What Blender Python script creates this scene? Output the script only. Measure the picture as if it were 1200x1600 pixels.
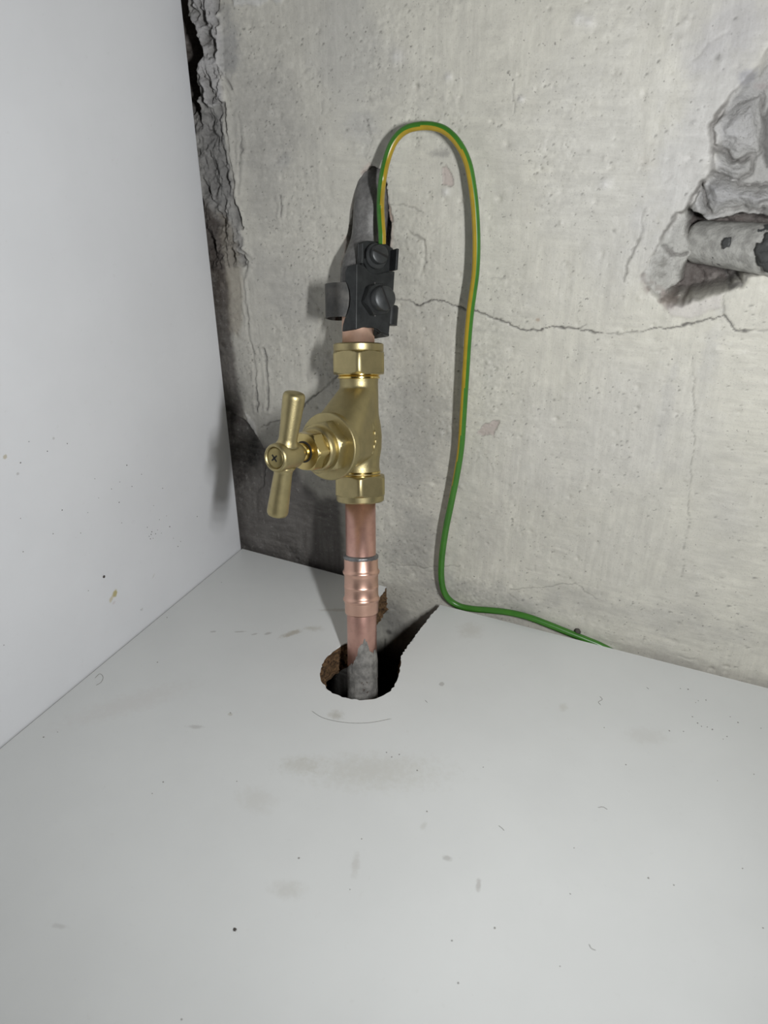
import bpy, bmesh, math, random
import numpy as np
from mathutils import Vector, Matrix

S = 0.001                      # everything below is worked out in millimetres
scene = bpy.context.scene
for o in list(bpy.data.objects):
    bpy.data.objects.remove(o)
random.seed(4)

# ------------------------------------------------------------------ camera
F_PX, PITCH, YAW = 1150.0, math.radians(28.74), math.radians(24.98)
CAM = np.array([247.8, -323.6, 242.4])
R_ = np.array([math.cos(YAW), math.sin(YAW), 0.0])
W_ = np.array([-math.sin(YAW) * math.cos(PITCH), math.cos(YAW) * math.cos(PITCH), -math.sin(PITCH)])
U_ = np.cross(R_, W_)
cam_data = bpy.data.cameras.new('camera')
cam = bpy.data.objects.new('camera', cam_data)
scene.collection.objects.link(cam)
cam_data.sensor_width = 36.0
cam_data.lens = F_PX / 1600.0 * 36.0
cam_data.clip_start, cam_data.clip_end = 0.005, 20.0
cam.matrix_world = Matrix(((R_[0], U_[0], -W_[0], CAM[0] * S), (R_[1], U_[1], -W_[1], CAM[1] * S),
                           (R_[2], U_[2], -W_[2], CAM[2] * S), (0, 0, 0, 1)))
cam_data.dof.use_dof = True
cam_data.dof.focus_distance = 0.352
cam_data.dof.aperture_fstop = 17.0
scene.camera = cam

# ------------------------------------------------------------------ light: dim warm room, one hand-held torch
world = bpy.data.worlds.new('room_ambient')
scene.world = world
world.use_nodes = True
bg = world.node_tree.nodes['Background']
bg.inputs[0].default_value = (1.0, 0.93, 0.84, 1)
bg.inputs[1].default_value = 0.02
for k, (dr, du, w) in enumerate(((87, -24, .26), (86, -9, .27), (87, 6, .26), (92, 20, .21))):   # a torch with a short row of LEDs
    torch = bpy.data.lights.new('torch_led', 'SPOT')
    torch.spot_size, torch.spot_blend = math.radians(150), 1.0
    torch.energy = 3.7 * w
    torch.color = (0.98, 0.99, 1.0)
    torch.shadow_soft_size = 0.006
    to = bpy.data.objects.new('torch_led', torch)
    scene.collection.objects.link(to)
    to.location = (CAM + dr * R_ + du * U_) * S
    aim = Vector((105, -10, 120)) * S - to.location
    to.rotation_euler = aim.to_track_quat('-Z', 'Y').to_euler()
scene.view_settings.view_transform = 'Standard'
scene.view_settings.look = 'None'
scene.view_settings.gamma = 1.0
scene.view_settings.use_curve_mapping = False
scene.view_settings.exposure = 0.0

# ------------------------------------------------------------------ survey helpers (sight lines of the photo meeting real planes)
def sight(u, v):
    return W_ + R_ * (u - 600) / F_PX - U_ * (v - 800) / F_PX
def on(u, v, axis, val):
    d = sight(u, v)
    return CAM + d * ((val - CAM[axis]) / d[axis])
def wall_pt(u, v, y=0.0): return on(u, v, 1, y)
def floor_pt(u, v, z=0.0): return on(u, v, 2, z)
def side_pt(u, v, x=0.0): return on(u, v, 0, x)
def deep(u, v, d): return CAM + d * sight(u, v)
def proj(p):
    d = np.asarray(p) - CAM
    z = d @ W_
    return np.array([600 + F_PX * (d @ R_) / z, 800 - F_PX * (d @ U_) / z])
def unit(v):
    v = np.asarray(v, float)
    return v / np.linalg.norm(v)

# ------------------------------------------------------------------ object helpers
def link(o):
    scene.collection.objects.link(o)
    return o
def empty(name, loc, label, cat, group=None):
    o = link(bpy.data.objects.new(name, None))
    o.location = Vector(loc) * S
    o.empty_display_size = 0.01
    o['label'] = label
    o['category'] = cat
    if group:
        o['group'] = group
    return o
def root_loc(o):
    while o.parent:
        o = o.parent
    return np.array(o.location)
def mesh(name, verts, faces, mat, parent=None, smooth=True, mats=None, fmat=None):
    v = np.asarray(verts, float) * S
    if parent is not None:
        v = v - root_loc(parent)
    me = bpy.data.meshes.new(name)
    me.from_pydata([tuple(p) for p in v], [], [tuple(int(i) for i in f) for f in faces])
    for m in (mats or [mat]):
        me.materials.append(m)
    if fmat is not None:
        me.polygons.foreach_set('material_index', fmat)
    me.update()
    bm = bmesh.new()
    bm.from_mesh(me)
    bmesh.ops.recalc_face_normals(bm, faces=bm.faces)
    bm.to_mesh(me)
    bm.free()
    me.polygons.foreach_set('use_smooth', [smooth] * len(me.polygons))
    o = link(bpy.data.objects.new(name, me))
    if parent is not None:
        o.parent = parent
    return o
def sharp(o, deg=32):
    me = o.data
    bm = bmesh.new()
    bm.from_mesh(me)
    for e in bm.edges:
        if len(e.link_faces) == 2 and e.calc_face_angle(0) > math.radians(deg):
            e.smooth = False
    bm.to_mesh(me)
    bm.free()
    return o
def tag(o, label, cat=None, kind=None):
    if label: o['label'] = label
    if cat: o['category'] = cat
    if kind: o['kind'] = kind
    return o
def frame(axis, ref):
    a = unit(axis)
    e1 = unit(np.asarray(ref) - a * np.dot(ref, a))
    return a, e1, np.cross(a, e1)
def lathe(prof, org, axis, ref=(0, 0, 1.001), n=48, radial=None):
    """surface of revolution; prof = [(distance along axis, radius)], radial(theta, s, r) may reshape it"""
    a, e1, e2 = frame(axis, ref)
    V, Fc = [], []
    for s, r in prof:
        for k in range(n):
            t = 2 * math.pi * k / n
            rr = radial(t, s, r) if radial else r
            V.append(org + a * s + (e1 * math.cos(t) + e2 * math.sin(t)) * rr)
    m = len(prof)
    for i in range(m - 1):
        for k in range(n):
            j = (k + 1) % n
            Fc.append((i * n + k, i * n + j, (i + 1) * n + j, (i + 1) * n + k))
    if prof[0][1] > 1e-6: Fc.append(tuple(range(n))[::-1])
    if prof[-1][1] > 1e-6: Fc.append(tuple((m - 1) * n + k for k in range(n)))
    return V, Fc
def hexagon(s0, s1, af, org, axis, ref, chamfer=(1, 1), rot=0.0, slope=1.4):
    """chamfered hexagonal nut body from s0 to s1, a corner towards ref"""
    L = s1 - s0
    hs = [0, .25, .5, .9, 1.4]
    prof = []
    lo = [(s0 + h, h if chamfer[0] else 99) for h in hs] if chamfer[0] else [(s0, 99)]
    hi = [(s1 - h, h if chamfer[1] else 99) for h in hs[::-1]] if chamfer[1] else [(s1, 99)]
    lim = {}
    for s, h in lo + hi:
        lim[round(s, 4)] = af / 2 + h * slope
        prof.append((s, 1))
    def rad(t, s, r):
        q = (t + rot) % (math.pi / 3) - math.pi / 6
        return min(af / 2 / math.cos(q), lim[round(s, 4)], af / 2 / math.cos(math.pi / 6) - .25)
    return lathe(prof, org, axis, ref, 96, rad)
def tube(pts, rad, n=16, closed_ends=True, ref=(0, -1, 0)):
    pts = np.asarray(pts, float)
    N = len(pts)
    rad = np.broadcast_to(np.asarray(rad, float), (N,))
    T = np.gradient(pts, axis=0)
    T /= np.linalg.norm(T, axis=1)[:, None]
    e = unit(np.asarray(ref, float) - T[0] * np.dot(ref, T[0]))
    V = []
    for i in range(N):
        e = unit(e - T[i] * np.dot(e, T[i]))
        b = np.cross(T[i], e)
        for k in range(n):
            t = 2 * math.pi * k / n
            V.append(pts[i] + rad[i] * (e * math.cos(t) + b * math.sin(t)))
    Fc = []
    for i in range(N - 1):
        for k in range(n):
            j = (k + 1) % n
            Fc.append((i * n + k, i * n + j, (i + 1) * n + j, (i + 1) * n + k))
    if closed_ends:
        Fc += [tuple(range(n))[::-1], tuple((N - 1) * n + k for k in range(n))]
    return V, Fc
def spline(P, per=10):
    P = np.asarray(P, float)
    Q = np.vstack([2 * P[0] - P[1], P, 2 * P[-1] - P[-2]])
    out = []
    for i in range(1, len(Q) - 2):
        for t in np.linspace(0, 1, per, endpoint=False):
            a, b, c, d = Q[i - 1], Q[i], Q[i + 1], Q[i + 2]
            out.append(.5 * (2 * b + (c - a) * t + (2 * a - 5 * b + 4 * c - d) * t * t + (3 * b - a - 3 * c + d) * t ** 3))
    out.append(P[-1])
    return np.array(out)
def plate(poly, thick, nrm):
    """extrude a planar 3-D outline along -nrm by thick"""
    P = np.asarray(poly, float)
    n = len(P)
    V = np.vstack([P, P - np.asarray(nrm) * thick])
    Fc = [tuple(range(n)), tuple(range(2 * n - 1, n - 1, -1))]
    Fc += [(i, i + n, (i + 1) % n + n, (i + 1) % n) for i in range(n)]
    return V, Fc
def bevel(o, w=.4, seg=2):
    m = o.modifiers.new('bevel', 'BEVEL')
    m.width = w * S
    m.segments = seg
    m.limit_method = 'ANGLE'
    m.angle_limit = math.radians(40)
    return o
def merge(*parts):
    V, Fc = [], []
    for v, f in parts:
        k = len(V)
        V += [np.asarray(p) for p in v]
        Fc += [tuple(i + k for i in q) for q in f]
    return V, Fc

# ------------------------------------------------------------------ materials
class Mat:
    def __init__(s, name):
        s.m = bpy.data.materials.new(name)
        s.m.use_nodes = True
        s.t = s.m.node_tree
        s.b = s.t.nodes['Principled BSDF']
        s.pos = None
    def n(s, kind, **kw):
        nd = s.t.nodes.new(kind)
        for k, v in kw.items():
            setattr(nd, k, v)
        return nd
    def l(s, a, b): s.t.links.new(a, b)
    def position(s):
        if s.pos is None:
            s.pos = s.n('ShaderNodeNewGeometry').outputs['Position']
        return s.pos
    def noise(s, scale, detail=3, rough=.55, stretch=None, rot=None):
        nd = s.n('ShaderNodeTexNoise')
        nd.inputs['Scale'].default_value = scale
        nd.inputs['Detail'].default_value = detail
        nd.inputs['Roughness'].default_value = rough
        src = s.position()
        if stretch or rot:
            mp = s.n('ShaderNodeMapping')
            mp.inputs['Scale'].default_value = stretch or (1, 1, 1)
            mp.inputs['Rotation'].default_value = rot or (0, 0, 0)
            s.l(src, mp.inputs['Vector'])
            src = mp.outputs[0]
        s.l(src, nd.inputs['Vector'])
        return nd.outputs['Fac']
    def ramp(s, x, a, b, lo=0.0, hi=1.0):
        nd = s.n('ShaderNodeMapRange')
        nd.interpolation_type = 'SMOOTHSTEP'
        for i, v in zip((1, 2, 3, 4), (a, b, lo, hi)):
            nd.inputs[i].default_value = v
        s.l(x, nd.inputs[0])
        return nd.outputs[0]
    def math(s, op, a, b):
        nd = s.n('ShaderNodeMath', operation=op)
        for i, x in enumerate((a, b)):
            if isinstance(x, (int, float)): nd.inputs[i].default_value = x
            else: s.l(x, nd.inputs[i])
        return nd.outputs[0]
    def mix(s, fac, a, b, mode='MIX'):
        nd = s.n('ShaderNodeMix', data_type='RGBA', blend_type=mode)
        if isinstance(fac, (int, float)): nd.inputs[0].default_value = fac
        else: s.l(fac, nd.inputs[0])
        for i, x in ((6, a), (7, b)):
            if isinstance(x, tuple): nd.inputs[i].default_value = (*x, 1)
            else: s.l(x, nd.inputs[i])
        return nd.outputs[2]
    def color(s, c):
        if isinstance(c, tuple): s.b.inputs['Base Color'].default_value = (*c, 1)
        else: s.l(c, s.b.inputs['Base Color'])
    def bump(s, h, dist, strength=1.0, after=None):
        nd = s.n('ShaderNodeBump')
        nd.inputs['Strength'].default_value = strength
        nd.inputs['Distance'].default_value = dist * S
        s.l(h, nd.inputs['Height'])
        if after is not None:
            s.l(after, nd.inputs['Normal'])
        s.l(nd.outputs[0], s.b.inputs['Normal'])
        return nd.outputs[0]
    def set(s, rough=.5, metal=0.0, spec=None):
        if isinstance(rough, (int, float)): s.b.inputs['Roughness'].default_value = rough
        else: s.l(rough, s.b.inputs['Roughness'])
        s.b.inputs['Metallic'].default_value = metal
        if spec is not None: s.b.inputs['Specular IOR Level'].default_value = spec
        return s.m

def metal(name, c1, c2, rough, grain=2500, bump=.03, stretch=None, met=1.0, scale=180):
    M = Mat(name)
    M.color(M.mix(M.ramp(M.noise(scale, 4, .6), .35, .68), c1, c2))
    M.bump(M.noise(grain, 2, .5, stretch), bump)
    return M.set(rough, met)

BRASS = metal('cast_brass', (.50, .425, .225), (.44, .375, .20), .44, 1900, .05)
BRASS_NUT = metal('turned_brass', (.52, .44, .235), (.46, .39, .21), .40, 2600, .025)
BRASS_SHINE = metal('polished_brass', (.86, .66, .25), (.80, .62, .24), .16, 900, .004)
BRASS_GLAND = metal('gland_brass', (.62, .50, .225), (.56, .45, .20), .27, 1500, .01)
BRASS_SCREW = metal('screw_brass', (.40, .33, .15), (.34, .28, .13), .42, 2000, .02)
COPPER = metal('drawn_copper', (.74, .45, .375), (.64, .37, .31), .40, 1500, .02, (1, 1, .12), met=.95)
COPPER_NEW = metal('fitting_copper', (.84, .54, .43), (.78, .49, .385), .38, 1200, .006)
COPPER_BRIGHT = metal('abraded_copper', (.90, .62, .48), (.84, .55, .42), .5, 900, .03, met=.75)
SOLDER = metal('solder', (.30, .30, .30), (.16, .16, .165), .45, 900, .12, met=.8)
STEEL = metal('dark_plated_steel', (.043, .046, .046), (.026, .028, .028), .46, 1500, .012, met=.45)
STEEL_SCREW = metal('dark_screw_steel', (.07, .074, .074), (.046, .049, .05), .42, 1400, .01, met=.45)
BAND = metal('worn_steel_band', (.10, .096, .088), (.055, .055, .053), .42, 1200, .015, (1, 1, .2), met=.6)
BLACK = metal('black_recess', (.008, .008, .008), (.012, .011, .01), .8, met=0)

M = Mat('lead_pipe_skin')
M.color(M.mix(M.ramp(M.noise(260, 5, .65), .36, .66), (.135, .132, .128), (.22, .215, .207)))
M.bump(M.noise(420, 4, .6), .35, .8)
LEAD = M.set(.55, .25)

M = Mat('flaking_grey_coat')
c = M.mix(M.ramp(M.noise(240, 5, .7), .36, .66), (.15, .145, .135), (.29, .28, .26))
M.color(M.mix(M.ramp(M.noise(150, 3, .6), .655, .69), c, (.08, .06, .05)))
M.bump(M.noise(700, 4, .65), .22, .7)
GREYCOAT = M.set(.75)

M = Mat('green_insulation')
M.color(M.mix(M.ramp(M.noise(150, 3), .3, .7), (.052, .195, .022), (.042, .165, .02)))
GREEN = M.set(.32)
M = Mat('yellow_insulation')
M.color(M.mix(M.ramp(M.noise(200, 3), .3, .7), (.42, .29, .022), (.36, .25, .02)))
YELLOW = M.set(.32)

def spots(M, col, items, base_noise):
    """soft worn marks: items = (world centre mm, (radii mm), z rotation, colour, strength)"""
    for c, r, rot, tint, k, lo in items:
        mp = M.n('ShaderNodeMapping', vector_type='TEXTURE')
        mp.inputs['Location'].default_value = tuple(np.asarray(c) * S)
        mp.inputs['Rotation'].default_value = rot
        mp.inputs['Scale'].default_value = tuple(np.asarray(r) * S)
        M.l(M.position(), mp.inputs['Vector'])
        ln = M.n('ShaderNodeVectorMath', operation='LENGTH')
        M.l(mp.outputs[0], ln.inputs[0])
        d = M.math('ADD', ln.outputs['Value'], M.math('MULTIPLY', M.math('SUBTRACT', base_noise, .5), 1.6))
        f = M.ramp(d, lo, 1.0, k * .7, 0.0)
        col = M.mix(f, col, tint)
    return col

def laminate(name, base, items):
    M = Mat(name)
    big = M.noise(22, 4, .6)
    mid = M.noise(190, 5, .7)
    fine = M.noise(900, 3, .6)
    col = M.mix(M.ramp(big, .3, .7), base, tuple(x * .965 for x in base))
    col = M.mix(M.ramp(mid, .60, .80, 0, .22), col, (.50, .49, .455))
    col = M.mix(M.ramp(fine, .70, .76, 0, .35), col, (.45, .44, .42))
    mn = M.noise(300, 5, .7)
    col = spots(M, col, items, mn)
    M.color(col)
    M.bump(M.noise(55, 2, .5), .05)
    return M.set(M.ramp(mid, .3, .7, .36, .46), 0, .45)

def fp(u, v): return floor_pt(u, v)
OL, GR, DK, BR = (.44, .42, .35), (.40, .39, .37), (.20, .19, .17), (.22, .18, .12)
floor_marks = [
    (fp(585, 1205), (42, 14, 5), (0, 0, .42), OL, .42, .0), (fp(470, 1195), (12, 7, 5), (0, 0, .4), OL, .45, .1),
    (fp(455, 990), (8, 2.6, 5), (0, 0, 1.0), (.36, .32, .25), .85, .3), (fp(490, 982), (7, 3, 5), (0, 0, .3), OL, .7, .1),
    (fp(418, 990), (2.6, 1.2, 5), (0, 0, .9), GR, .9, .4), (fp(375, 987), (3.6, .8, 5), (0, 0, .5), GR, .9, .4),
    (fp(333, 987), (2.2, .9, 5), (0, 0, .6), GR, .9, .4), (fp(397, 991), (2.4, .9, 5), (0, 0, .8), GR, .8, .4),
    (fp(535, 953), (18, 1.8, 5), (0, 0, .45), (.42, .39, .33), .6, .3),
    (fp(525, 1117), (5, 4, 5), (0, 0, 0), (.36, .34, .28), .7, .1),
    (fp(556, 1350), (2.2, 7, 5), (0, 0, .35), (.50, .49, .46), .7, .2), (fp(450, 1390), (9, 5, 5), (0, 0, .3), (.52, .51, .47), .6, .1),
    (fp(748, 1382), (1.3, 3.4, 5), (0, 0, .2), (.42, .40, .38), .8, .3), (fp(699, 1341), (2.4, 1.5, 5), (0, 0, 0), (.40, .39, .37), .8, .3),
    (fp(735, 985), (9, 10, 5), (0, 0, .2), (.50, .48, .43), .5, .1), (fp(305, 1136), (5, 1.6, 5), (0, 0, .4), GR, .7, .3),
    (fp(360, 1116), (1.6, 1.2, 5), (0, 0, 0), OL, .8, .2), (fp(400, 1250), (12, 8, 5), (0, 0, 0), (.55, .54, .50), .5, .1),
    (fp(880, 1105), (3, 4, 5), (0, 0, .2), OL, .4, .1), (fp(1010, 1150), (14, 7, 5), (0, 0, .4), (.56, .55, .52), .5, .1),
    (fp(93, 1447), (3.6, 1.2, 5), (0, 0, .3), GR, .5, .3), (fp(690, 1069), (1.7, 1.7, 5), (0, 0, 0), (.38, .37, .35), .9, .5),
    (fp(662, 1290), (1.5, 2.6, 5), (0, 0, 0), (.5, .5, .46), .6, .2), (fp(200, 1100), (40, 10, 5), (0, 0, .9), (.60, .58, .56), .55, .1),
]
def sp(u, v): return side_pt(u, v)
side_marks = [
    (sp(180, 927), (5, 2.6, 2.0), (.9, 0, 0), (.47, .40, .16), 1.3, .45), (sp(174, 936), (5, 2.5, 1.5), (.7, 0, 0), (.54, .48, .30), 1.0, .3),
    (sp(8, 714), (5, 1.2, 1.1), (0, 0, 0), (.42, .36, .22), .9, .5), (sp(28, 740), (5, .9, .8), (0, 0, 0), GR, .8, .4),
    (sp(84, 685), (5, .9, .9), (0, 0, 0), GR, .7, .4), (sp(178, 942), (5, 1.6, 1.0), (0, 0, 0), (.58, .52, .53), .7, .3),
    (sp(240, 900), (5, 2.0, .7), (.6, 0, 0), (.5, .49, .46), .6, .3), (sp(222, 952), (5, 1.2, 1.4), (0, 0, 0), (.48, .47, .44), .7, .3),
]
LAM_FLOOR = laminate('white_melamine_base', (.69, .702, .69), floor_marks)
LAM_SIDE = laminate('white_melamine_side', (.755, .765, .785), side_marks)

M = Mat('chipboard_core')
M.color(M.mix(M.ramp(M.noise(430, 5, .75, (1, 1, 2.2)), .34, .64), (.045, .024, .010), (.20, .115, .052)))
M.bump(M.noise(650, 5, .7), 1.2, 1.0)
CHIP = M.set(.85)

M = Mat('dark_dirt')
M.color(M.mix(M.noise(900, 3), (.05, .042, .035), (.10, .09, .08)))
DIRT = M.set(.8)
M = Mat('grey_dirt')
M.color(M.mix(M.noise(900, 3), (.26, .255, .24), (.33, .32, .30)))
DIRT_GREY = M.set(.8)
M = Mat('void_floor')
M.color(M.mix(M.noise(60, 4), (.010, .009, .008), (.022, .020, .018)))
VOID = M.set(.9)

# plaster: albedo comes with the mesh (paint, bare patches, damp), fine grain here
M = Mat('old_painted_plaster')
at = M.n('ShaderNodeAttribute', attribute_name='paint_colour')
ra = M.n('ShaderNodeAttribute', attribute_name='roughcast')
brush = M.noise(330, 4, .65, (.16, 1, 1), (0, .10, 0))
brush2 = M.noise(300, 4, .65, (1, 1, .10), (0, .12, 0))
patch = M.ramp(M.noise(20, 2), .42, .58)
strokes = M.mix(patch, brush, brush2)
fine = M.noise(1500, 3, .6)
speck = M.noise(620, 3, .6)
col = M.mix(M.ramp(strokes, .32, .68, .0, .24), at.outputs['Color'], (.30, .29, .27))
col = M.mix(M.ramp(fine, .56, .74, 0, .34), col, (.22, .21, .195))
col = M.mix(M.ramp(speck, .675, .72, 0, .8), col, (.20, .19, .17))
col = M.mix(M.ramp(M.noise(260, 5, .75), .56, .72, 0, .15), col, (.86, .85, .81))
M.color(col)
n1 = M.bump(strokes, .30, .9)
n2 = M.bump(M.noise(700, 5, .72), .17, .9, n1)
rb = M.n('ShaderNodeBump')
rb.inputs['Distance'].default_value = 1.1 * S
M.l(M.noise(480, 5, .72), rb.inputs['Height'])
M.l(ra.outputs['Fac'], rb.inputs['Strength'])
M.l(n2, rb.inputs['Normal'])
M.l(rb.outputs[0], M.b.inputs['Normal'])
PLASTER = M.set(M.math('ADD', M.ramp(strokes, .3, .7, .44, .60), M.math('MULTIPLY', ra.outputs['Fac'], .2)), 0, .4)

# ------------------------------------------------------------------ structure: the old plaster wall
rng = np.random.default_rng(11)
def vnoise(x, z, cell, seed):
    g = np.random.default_rng(seed).random((257, 257)).astype(np.float32)
    fx, fz = x / cell + 61.3, z / cell + 83.7
    ix, iz = np.floor(fx).astype(int), np.floor(fz).astype(int)
    tx, tz = fx - ix, fz - iz
    tx, tz = tx * tx * (3 - 2 * tx), tz * tz * (3 - 2 * tz)
    a, b = ix % 257, iz % 257
    a1, b1 = (ix + 1) % 257, (iz + 1) % 257
    return (g[b, a] * (1 - tx) + g[b, a1] * tx) * (1 - tz) + (g[b1, a] * (1 - tx) + g[b1, a1] * tx) * tz
def fbm(x, z, cell, seed, octs=4, gain=.55):
    s, amp, tot = 0, 1, 0
    for i in range(octs):
        s = s + amp * vnoise(x + 13 * i, z - 7 * i, cell / 2.03 ** i, seed + i)
        tot += amp
        amp *= gain
    return s / tot - .5
def sstep(x, a, b):
    t = np.clip((x - a) / (b - a), 0, 1)
    return t * t * (3 - 2 * t)
def wp(*uv):
    return [tuple(wall_pt(u, v)[[0, 2]]) for u, v in uv]
GX = np.unique(np.concatenate([np.array([-60, -40, -25, -14]), np.arange(-8, 250, .5), np.arange(250, 306, .9), np.array([320, 345, 380, 430, 500, 600, 720, 850])]))
GZ = np.unique(np.concatenate([np.array([-110, -90, -70, -55]), np.arange(-42, -8, .8), np.arange(-8, 286, .5), np.array([292, 305, 325, 355, 400, 460, 540, 600])]))
X, Z = np.meshgrid(GX, GZ)
WX = X + 2.6 * fbm(X, Z, 7, 5, 3) + 1.3 * fbm(X, Z, 1.9, 6, 2)          # wobbled coordinates make torn edges ragged
WZ = Z + 2.6 * fbm(X, Z, 7, 15, 3) + 1.3 * fbm(X, Z, 1.9, 16, 2)
def crop(pts, m):
    p = np.array(pts)
    return (slice(*np.searchsorted(GZ, [p[:, 1].min() - m, p[:, 1].max() + m])), slice(*np.searchsorted(GX, [p[:, 0].min() - m, p[:, 0].max() + m])))
def pline(pts, m=10, wob=True, closed=False):
    """distance to a polyline (capped at m)"""
    D = np.full(X.shape, float(m))
    c = crop(pts, m)
    x, z = (WX[c], WZ[c]) if wob else (X[c], Z[c])
    d = D[c]
    q = list(pts) + ([pts[0]] if closed else [])
    for (ax, az), (bx, bz) in zip(q[:-1], q[1:]):
        ex, ez = bx - ax, bz - az
        t = np.clip(((x - ax) * ex + (z - az) * ez) / (ex * ex + ez * ez + 1e-9), 0, 1)
        d = np.minimum(d, np.hypot(x - ax - t * ex, z - az - t * ez))
    D[c] = d
    return D
def area(pts, m=10, wob=True):
    """signed distance to a closed outline, negative inside"""
    D = pline(pts, m, wob, True)
    c = crop(pts, m)
    x, z = (WX[c], WZ[c]) if wob else (X[c], Z[c])
    ins = np.zeros(x.shape, bool)
    q = list(pts)
    for (ax, az), (bx, bz) in zip(q, q[1:] + q[:1]):
        ins ^= ((az > z) != (bz > z)) & (x < (bx - ax) * (z - az) / (bz - az + 1e-12) + ax)
    full = np.zeros(X.shape, bool)
    full[c] = ins
    return np.where(full, -D, D)
def inside(pts, soft=1.0, m=10, wob=True):
    return 1 - sstep(area(pts, m, wob), -soft, soft * .3)
H = np.zeros(X.shape)                      # relief, positive = into the wall
COL = np.ones(X.shape + (3,)) * np.array([.635, .617, .54])
ROUGH = np.zeros(X.shape)
LAB = np.zeros(X.shape, int)
def paint(mask, c):
    global COL
    COL = COL + (np.array(c) - COL) * mask[..., None]
def blob(u, v, rx, rz, c, k, seed=3, edge=.6):
    x, z = wp((u, v))[0]
    d = np.hypot((X - x) / rx, (Z - z) / rz) + edge * 2.6 * fbm(X, Z, max(3, min(rx, rz) * 1.1), seed, 5, .7)
    paint(k * (1 - sstep(d, .2, 1.0)), c)
H += 2.2 * fbm(X, Z, 60, 40, 2) + 1.0 * fbm(X, Z, 16, 41, 3) + .35 * fbm(X, Z, 3.5, 42, 3)
# lumpy worked plaster near the left edge and round the valve
lump = 1 - sstep(X, 20, 95)
H += lump * (1.8 * fbm(X, Z, 13, 44, 4, .6))
# overall dirt, plus contact shade painted along the base
d1 = sstep(fbm(X, Z, 45, 70, 5, .6), -.06, .22)
paint(.22 * d1, (.42, .41, .39))
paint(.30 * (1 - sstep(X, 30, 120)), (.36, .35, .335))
for b in [(640, 690, 30, 60, (.34, .335, .315), .6), (650, 860, 28, 30, (.30, .295, .275), .6), (625, 975, 26, 20, (.27, .265, .25), .6), (1040, 640, 4, 34, (.46, .455, .44), .4), (1110, 560, 5, 30, (.50, .495, .48), .35), (540, 100, 30, 30, (.47, .465, .44), .4), (420, 330, 12, 18, (.40, .39, .36), .4),
          (455, 470, 26, 26, (.40, .39, .37), .4), (420, 200, 24, 44, (.38, .37, .345), .55), (355, 70, 9, 18, (.27, .27, .275), .7),
          (760, 930, 60, 14, (.37, .36, .34), .5), (1000, 960, 70, 12, (.40, .39, .36), .45), (440, 250, 10, 8, (.34, .34, .33), .5),  # wide pair at the wall foot: shade put into the colour
          (590, 560, 20, 40, (.40, .395, .38), .4), (1080, 250, 24, 45, (.52, .515, .52), .6), (1150, 30, 22, 20, (.50, .49, .50), .6),
          (1170, 120, 5, 4, (.33, .33, .37), .7), (1190, 135, 3, 2, (.38, .22, .19), .7), (690, 240, 7, 2.5, (.30, .29, .27), .7),
          (1010, 250, 7, 8, (.55, .51, .42), .45), (560, 200, 14, 14, (.46, .455, .44), .5), (840, 500, 1.3, 1.3, (.40, .31, .24), .8),
          (960, 300, 40, 70, (.60, .59, .555), .5), (960, 700, 60, 55, (.60, .585, .54), .6), (500, 590, 14, 14, (.34, .33, .31), .5)]:
    blob(*b, seed=int(b[0]))
# pits and pimples
for k in range(420):
    x, z = rng.uniform(0, 300), rng.uniform(-5, 282)
    r = rng.uniform(.5, 1.4) * (1.6 if rng.random() < .08 else 1)
    c = crop([(x, z)], r * 2.5)
    d = np.hypot(X[c] - x, (Z[c] - z) * rng.uniform(.7, 1.3)) / r
    g = np.exp(-d * d)
    s = 1 if rng.random() < .75 else -1
    H[c] += s * g * rng.uniform(.2, .8)
    if s > 0 and r < 1.0 and rng.random() < .5:
        COL[c] *= (1 - .6 * g * g * rng.random())[..., None]
# gritty patches: pinholes, fine relief and flecks
gp = sstep(fbm(X, Z, 26, 71, 4, .65), -.08, .14) * (1 - .7 * sstep(X, 150, 205))
for u, v, r in ((640, 700, 26), (625, 860, 22), (640, 560, 20), (655, 390, 14), (430, 180, 22), (480, 330, 18)):
    x, z = wp((u, v))[0]
    gp = np.maximum(gp, np.exp(-(np.hypot(X - x, (Z - z) * .6) / r) ** 2))
H += .40 * gp * fbm(X, Z, 1.5, 72, 2, .6) + .10 * fbm(X, Z, 1.3, 73, 2)
COL *= (1 + gp * (.30 * fbm(X, Z, 1.4, 74, 2, .7)) + .10 * fbm(X, Z, 5, 75, 4, .7))[..., None]
pz, px_ = rng.integers(1, X.shape[0] - 1, 6500), rng.integers(1, X.shape[1] - 1, 6500)
pk = rng.random(6500) < .10 + .80 * gp[pz, px_]
pz, px_ = pz[pk], px_[pk]
H[pz, px_] += .45
COL[pz, px_] *= rng.uniform(.42, .88, len(pz))[:, None]
big_pit = rng.random(len(pz)) < .22
COL[pz[big_pit], px_[big_pit] + 1] *= .55
COL[pz[big_pit] - 1, px_[big_pit]] *= .65
H[pz[big_pit], px_[big_pit] + 1] += .4
# scratches and scuffs
for k in range(70):
    x, z, t, L = rng.uniform(10, 300), rng.uniform(0, 280), rng.uniform(-.7, 1.9), rng.uniform(1.5, 7)
    d = pline([(x, z), (x + L * math.cos(t), z + L * math.sin(t))], 2)
    g = 1 - sstep(d, .1, .6)
    H += .25 * g
    paint(.35 * g * rng.random(), (.25, .24, .22))

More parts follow.
